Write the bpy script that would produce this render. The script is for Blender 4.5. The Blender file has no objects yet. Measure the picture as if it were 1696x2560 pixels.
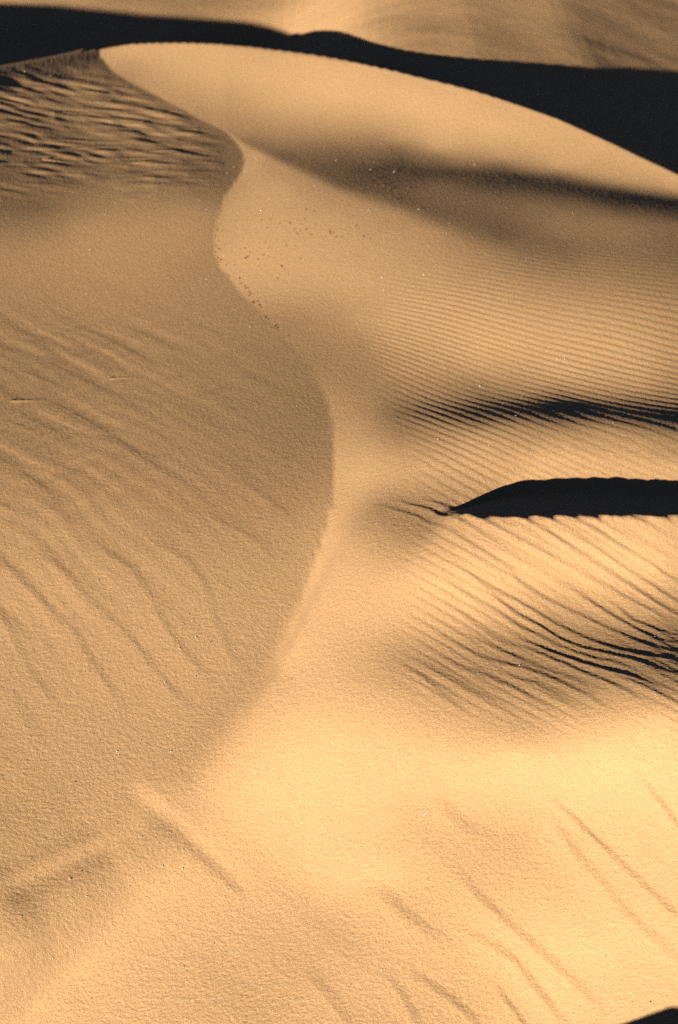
import bpy, math, random
import numpy as np

# ------------------------------------------------------------------ camera
scene = bpy.context.scene
CAM_Z, PITCH, LENS = 1.5, 36.0, 50.0
cam_data = bpy.data.cameras.new("camera")
cam_data.sensor_fit = 'VERTICAL'
cam_data.sensor_height = 36.0
cam_data.sensor_width = 24.0
cam_data.lens = LENS
cam_data.clip_start = 0.05
cam_data.clip_end = 3000
cam_data.dof.use_dof = True
cam_data.dof.focus_distance = 2.25
cam_data.dof.aperture_fstop = 5.6
cam = bpy.data.objects.new("camera", cam_data)
cam.location = (0, 0, CAM_Z)
cam.rotation_euler = (math.radians(90 - PITCH), 0, 0)
scene.collection.objects.link(cam)
scene.camera = cam

# ------------------------------------------------------------------ sun, sky
SUN_EL = math.radians(12.0)
PHI = math.radians(35.0)          # light travels towards (sin PHI, cos PHI) over the ground
SX, SY = math.sin(PHI), math.cos(PHI)
sun_data = bpy.data.lights.new("sun", 'SUN')
sun_data.energy = 5.0
sun_data.angle = math.radians(0.5)
sun_data.color = (1.0, 0.84, 0.66)
sun = bpy.data.objects.new("sun", sun_data)
sun.rotation_euler = (math.pi / 2 - SUN_EL, 0, -PHI)
scene.collection.objects.link(sun)

world = bpy.data.worlds.new("World")
scene.world = world
world.use_nodes = True
wn = world.node_tree
bg = wn.nodes["Background"]
sky = wn.nodes.new("ShaderNodeTexSky")
sky.sky_type = 'NISHITA'
sky.sun_disc = False
sky.sun_elevation = SUN_EL
sky.sun_rotation = math.pi + PHI
sky.altitude = 4500
sky.air_density = 0.2
sky.dust_density = 0.15
sky.ozone_density = 0.3
wn.links.new(sky.outputs[0], bg.inputs[0])
bg.inputs[1].default_value = 0.05

scene.view_settings.view_transform = 'Standard'
scene.view_settings.look = 'None'
scene.view_settings.gamma = 1.0
scene.view_settings.exposure = 1.2
scene.cycles.use_denoising = False
scene.cycles.max_bounces = 3
scene.cycles.diffuse_bounces = 0

# ------------------------------------------------------------------ helpers
F = 2560 / 36.0 * LENS            # focal length in photo pixels (1696 x 2560)
CP, SP = math.cos(math.radians(PITCH)), math.sin(math.radians(PITCH))


def project(x, y, z):
    zc = z - CAM_Z
    fwd = y * CP - zc * SP
    fwd = np.maximum(fwd, 0.05)
    up = y * SP + zc * CP
    return 848 + F * x / fwd, 1280 - F * up / fwd


def ray(u, v):
    a = (np.asarray(u, float) - 848) / F
    b = (1280 - np.asarray(v, float)) / F
    return a, CP + b * SP, b * CP - SP


def srgb2lin(l):
    c = np.clip(np.asarray(l, float) / 255.0, -1, 1.2)
    return np.where(c > 0.04045, ((np.abs(c) + 0.055) / 1.055) ** 2.4, c / 12.92)


def smooth(a, b, x):
    t = np.clip((x - a) / (b - a), 0, 1)
    return t * t * (3 - 2 * t)


def bilinear(img, fx, fy):
    h, w = img.shape
    fx = np.clip(fx, 0, w - 1.001)
    fy = np.clip(fy, 0, h - 1.001)
    i = fx.astype(int); j = fy.astype(int)
    a = fx - i; b = fy - j
    return (img[j, i] * (1 - a) * (1 - b) + img[j, i + 1] * a * (1 - b)
            + img[j + 1, i] * (1 - a) * b + img[j + 1, i + 1] * a * b)


def cubic(img, fx, fy):
    """Mitchell sampling of a smooth height grid."""
    h, w = img.shape
    fx = np.clip(fx, 1, w - 2.001); fy = np.clip(fy, 1, h - 2.001)
    i = fx.astype(int); j = fy.astype(int)
    a = fx - i; b = fy - j

    def W(t):
        def k0(q):          # |q| < 1
            return (7 * q ** 3 - 12 * q * q + 16 / 3) / 6

        def k1(q):          # 1 < |q| < 2
            return (-7 / 3 * q ** 3 + 12 * q * q - 20 * q + 32 / 3) / 6
        return k1(1 + t), k0(t), k0(1 - t), k1(2 - t)
    wa, wb = W(a), W(b)
    out = np.zeros_like(fx)
    for q in range(4):
        jj = np.clip(j + q - 1, 0, h - 1)
        row = sum(wa[p] * img[jj, np.clip(i + p - 1, 0, w - 1)] for p in range(4))
        out += wb[q] * row
    return out


def blur(a, r):
    """three box passes, radius r cells"""
    for _ in range(3):
        for ax in (0, 1):
            p = np.pad(a, [(r + 1, r) if k == ax else (0, 0) for k in (0, 1)], mode='edge')
            c = np.cumsum(p, axis=ax)
            n = a.shape[ax]
            a = (np.take(c, range(2 * r + 1, 2 * r + 1 + n), ax) - np.take(c, range(0, n), ax)) / (2 * r + 1)
    return a


def value_noise(x, y, seed):
    xi = np.floor(x).astype(np.int64); yi = np.floor(y).astype(np.int64)
    fx = x - xi; fy = y - yi
    fx = fx * fx * fx * (fx * (fx * 6 - 15) + 10); fy = fy * fy * fy * (fy * (fy * 6 - 15) + 10)

    def hsh(a, b):
        n = (a * 374761393 + b * 668265263 + seed * 974634777) & 0xffffffff
        n = ((n ^ (n >> 13)) * 1274126177) & 0xffffffff
        n = n ^ (n >> 16)
        return (n & 0xffff) / 32767.5 - 1.0
    return ((hsh(xi, yi) * (1 - fx) + hsh(xi + 1, yi) * fx) * (1 - fy)
            + (hsh(xi, yi + 1) * (1 - fx) + hsh(xi + 1, yi + 1) * fx) * fy)


# ------------------------------------------------------------------ how steeply each place of the dune faces the sun
# (photo position, tone) pairs; the dune surface is solved below so that its slopes catch the low sun this much.
RIGHT = """270 142 165;330 130 178;330 180 160;450 120 186;450 180 176;450 240 160;520 290 150;650 130 186;650 200 187;650 260 172;650 310 150;850 160 187
850 240 194;850 300 170;1050 205 190;1050 260 194;1050 320 180;1250 260 182;1250 320 190;1450 335 182;600 600 176;560 640 176;900 600 165;1150 660 150
1300 700 146;1500 680 130;1650 720 135;620 740 164;700 720 170;700 800 138;760 860 136;800 900 132;850 940 136;835 1000 152;850 700 175;850 780 155
850 860 142;850 900 134;900 800 165;900 860 140;900 930 134;900 980 140;1000 700 168;1000 780 172;1000 860 165;1000 930 150;1000 985 130;1000 1040 108
1000 1085 130;1200 780 174;1200 860 180;1200 920 165;1200 980 115;1200 1030 78;1200 1060 110;1200 1095 165;1200 1140 182;1400 780 166;1400 870 178;1400 930 175
1400 980 125;1400 1020 58;1400 1050 85;1400 1090 160;1400 1150 184;1600 780 160;1600 880 175;1600 960 160;1600 1000 105;1600 1040 52;1690 1005 95;1690 1050 42
1690 1085 115;1500 1032 55;1300 1026 68;1600 1070 110;1600 1110 165;1600 1170 182;900 1060 156;900 1120 172;900 1200 182;900 1250 166;850 1200 180;850 1100 168
1000 1200 178;1060 1170 182;1050 1230 165;950 1275 148;1000 1290 138;1050 1305 142;1000 1340 165;850 1350 192;930 1400 192;1150 1350 185;1300 1335 195;1500 1330 200
1650 1330 200;950 1450 205;1100 1450 210;1300 1450 212;1500 1430 212;1650 1420 208;900 1550 205;1050 1550 195;1100 1610 170;1200 1550 190;1300 1580 150;1400 1560 152
1500 1600 125;1600 1620 95;1690 1640 70;1600 1540 155;1690 1550 135;1000 1640 162;1100 1690 153;1200 1690 143;1300 1680 130;1400 1690 115;1500 1700 132;1600 1730 150
1690 1730 150;900 1700 188;1000 1760 197;1200 1790 180;1300 1820 176;1400 1800 190;1500 1790 192;1650 1800 217;700 1700 205;750 1500 208;720 1650 216;850 1850 217
1100 1900 220;1300 1900 226;1500 1900 229;1680 1950 226;500 1960 217;650 2000 217;800 2030 220;800 2150 216;1000 2100 206;1100 2110 196;1300 2100 202;1500 2150 212
1650 2250 214;950 2180 222;1000 2250 201;700 2300 195;900 2350 192;1100 2350 206;1300 2400 216;1500 2380 224;500 2150 200;400 2200 208;550 2350 192;300 2300 206
150 2450 210;50 2430 217;300 2500 198;500 2500 188;700 2500 186;900 2480 196;1100 2520 192;1400 2520 216;1560 2440 215;350 2080 200;200 2350 208;60 2520 205
1096 370 168;1096 391 120;1096 410 95;1096 456 92;1096 494 100;1096 532 90;1096 551 105;1096 574 140;1096 609 150;1250 372 172;1250 391 160;1250 410 108
1250 425 76;1250 444 70;1250 475 76;1250 494 96;1250 525 105;1250 559 95;1250 582 88;1250 605 105;1250 628 130;1400 400 175;1400 417 165;1400 429 130
1400 444 80;1400 459 62;1400 486 72;1400 509 92;1400 532 115;1400 559 125;1400 590 118;1400 616 100;1400 636 108;1550 400 178;1550 437 165;1550 460 130
1550 475 74;1550 490 60;1550 513 68;1550 532 85;1550 551 115;1550 590 122;1550 628 112;1685 455 172;1685 471 158;1685 490 95;1685 502 54;1685 521 58
1685 544 72;1685 559 100;1685 590 105;1685 628 108;848 349 140;848 372 112;848 402 98;848 433 88;848 452 80;848 464 92;848 479 136;848 510 152
848 545 162;1000 349 155;1000 372 112;1000 395 86;1000 433 78;1000 464 88;1000 487 88;1000 510 96;1000 525 128;1000 548 146;1000 590 156;700 337 140
700 364 118;700 387 98;700 397 108;700 406 140;700 433 155;700 470 166;620 337 135;620 353 112;620 361 122;620 376 156;620 420 166"""
LEFT = """20 560 117;200 560 144;400 540 147;490 530 148;300 500 130;450 480 122;100 520 101;0 620 140;100 700 146;300 700 150;500 680 142;100 850 132
300 850 136;500 820 137;650 830 132;100 1000 130;300 1000 136;600 1000 130;780 1000 124;100 1150 138;400 1150 138;750 1150 132;100 1300 156;400 1300 152
750 1300 147;100 1450 169;400 1450 167;700 1450 162;100 1600 172;350 1620 172;600 1620 168;100 1750 170;400 1750 170;530 1750 172;100 1900 170;300 1900 172
400 1920 174;100 2050 162;250 2050 172;50 2150 171;200 2150 178;50 2260 158;130 2250 174;50 2330 174;200 200 107;300 230 105;400 280 115;150 290 100
50 300 90;300 320 110;500 340 105;400 400 95;150 400 90;50 420 85;250 450 98;550 400 92;500 440 98;0 250 100;80 225 104;230 175 97
0 190 22;80 170 22;170 150 22;225 145 30"""
CREST = [(252, 142), (281, 178), (325, 205), (395, 241), (465, 278), (508, 303), (546, 319), (568, 333), (589, 354), (606, 379), (611, 403),
         (603, 433), (584, 460), (562, 489), (553, 519), (543, 552), (536, 589), (535, 627), (541, 645), (552, 672), (573, 694), (600, 732),
         (643, 770), (681, 813), (730, 862), (773, 910), (800, 959), (819, 1008), (830, 1051), (832, 1127), (830, 1181), (830, 1262), (822, 1291),
         (806, 1356), (773, 1437), (757, 1496), (719, 1567), (692, 1626), (654, 1691), (606, 1756), (552, 1826), (508, 1880), (460, 1936),
         (400, 1978), (346, 2010), (324, 2044), (303, 2110), (243, 2195), (162, 2265), (108, 2325), (54, 2375), (0, 2401), (-80, 2440)]
SILH = [(-400, 250), (-100, 190), (0, 168), (81, 154), (162, 140), (216, 130), (246, 124), (260, 121), (281, 117), (325, 110), (389, 107), (460, 107), (541, 110),
        (622, 117), (703, 127), (784, 138), (848, 149), (902, 161), (972, 176), (1054, 196), (1118, 211), (1183, 228), (1248, 248), (1313, 270),
        (1389, 297), (1454, 326), (1524, 358), (1594, 392), (1659, 422), (1696, 440), (1800, 495), (2100, 680)]
PATCH_TOP = [(1050, 1284), (1100, 1272), (1151, 1257), (1194, 1240), (1216, 1227), (1248, 1213), (1297, 1200), (1367, 1194), (1470, 1194), (1605, 1202), (1696, 1206), (1900, 1214)]
PATCH_LOW = [(1050, 1285), (1129, 1290), (1227, 1293), (1389, 1292), (1696, 1290), (1900, 1292)]


# a crease where the near slope turns up against the hollow behind it
DIAG = [(540, 314), (568, 331), (620, 364), (700, 401), (780, 438), (848, 470), (1000, 520), (1096, 561), (1250, 612), (1400, 645)]


def crease(q):
    U, V = q[..., 0], q[..., 1]
    n = (V - np.interp(U, *zip(*DIAG))) * 0.9
    w = np.interp(U, [560, 700, 1000, 1300], [7, 14, 26, 45])
    amp = np.interp(U, [545, 580, 640, 1000, 1330], [0, 40, 62, 52, 0])
    out = amp * (smooth(-1, 1, n / w) - 0.5) * np.exp(-np.abs(n) / 110)
    # foot of the smooth upper slope, and the band of shadowed ripples
    d = V - np.interp(U, [848, 1000, 1096, 1250, 1400, 1550, 1690, 1800], [425, 428, 432, 440, 459, 487, 511, 530])
    a = np.interp(U, [700, 848, 1000, 1250, 1400, 1550, 1690], [0, 15, 30, 55, 75, 85, 90])
    out = out - a * np.exp(-(d / np.where(d < 0, 24, 42)) ** 2)
    d = V - np.interp(U, [950, 1200, 1400, 1600, 1800], [1035, 1031, 1022, 1040, 1062])
    a = np.interp(U, [930, 1050, 1200, 1400, 1700], [0, 28, 65, 80, 92])
    return out - a * np.exp(-(d / np.where(d < 0, 34, 28)) ** 2)


def rbf(pts, q, eps=10.0, lam=1.0, feature=None):
    P = np.array([[float(t) for t in s.split()] for s in pts.replace("\n", ";").split(";")])
    if feature:
        P[:, 2] -= feature(P[:, :2])
    sc = np.array([1.0, 1.6])        # slopes vary faster with image height than width

    def phi(r2):
        return np.sqrt(r2 + eps * eps)
    X = P[:, :2] * sc
    D = ((X[:, None] - X[None]) ** 2).sum(-1)
    n = len(P)
    A = np.zeros((n + 1, n + 1))
    A[:n, :n] = phi(D) - lam * np.eye(n)
    A[:n, n] = A[n, :n] = 1
    w = np.linalg.solve(A, np.append(P[:, 2], 0))
    Q = q.reshape(-1, 2) * sc
    out = np.full(len(Q), w[n])
    for k in range(n):
        out += w[k] * phi(((Q - X[k]) ** 2).sum(1))
    out = out.reshape(q.shape[:2])
    return out + feature(q) if feature else out


MS, MX0, MY0 = 4, -80, -40         # map step and origin in photo pixels
MW, MH = (1776 + 80) // MS + 1, (2700 + 40) // MS + 1


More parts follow.
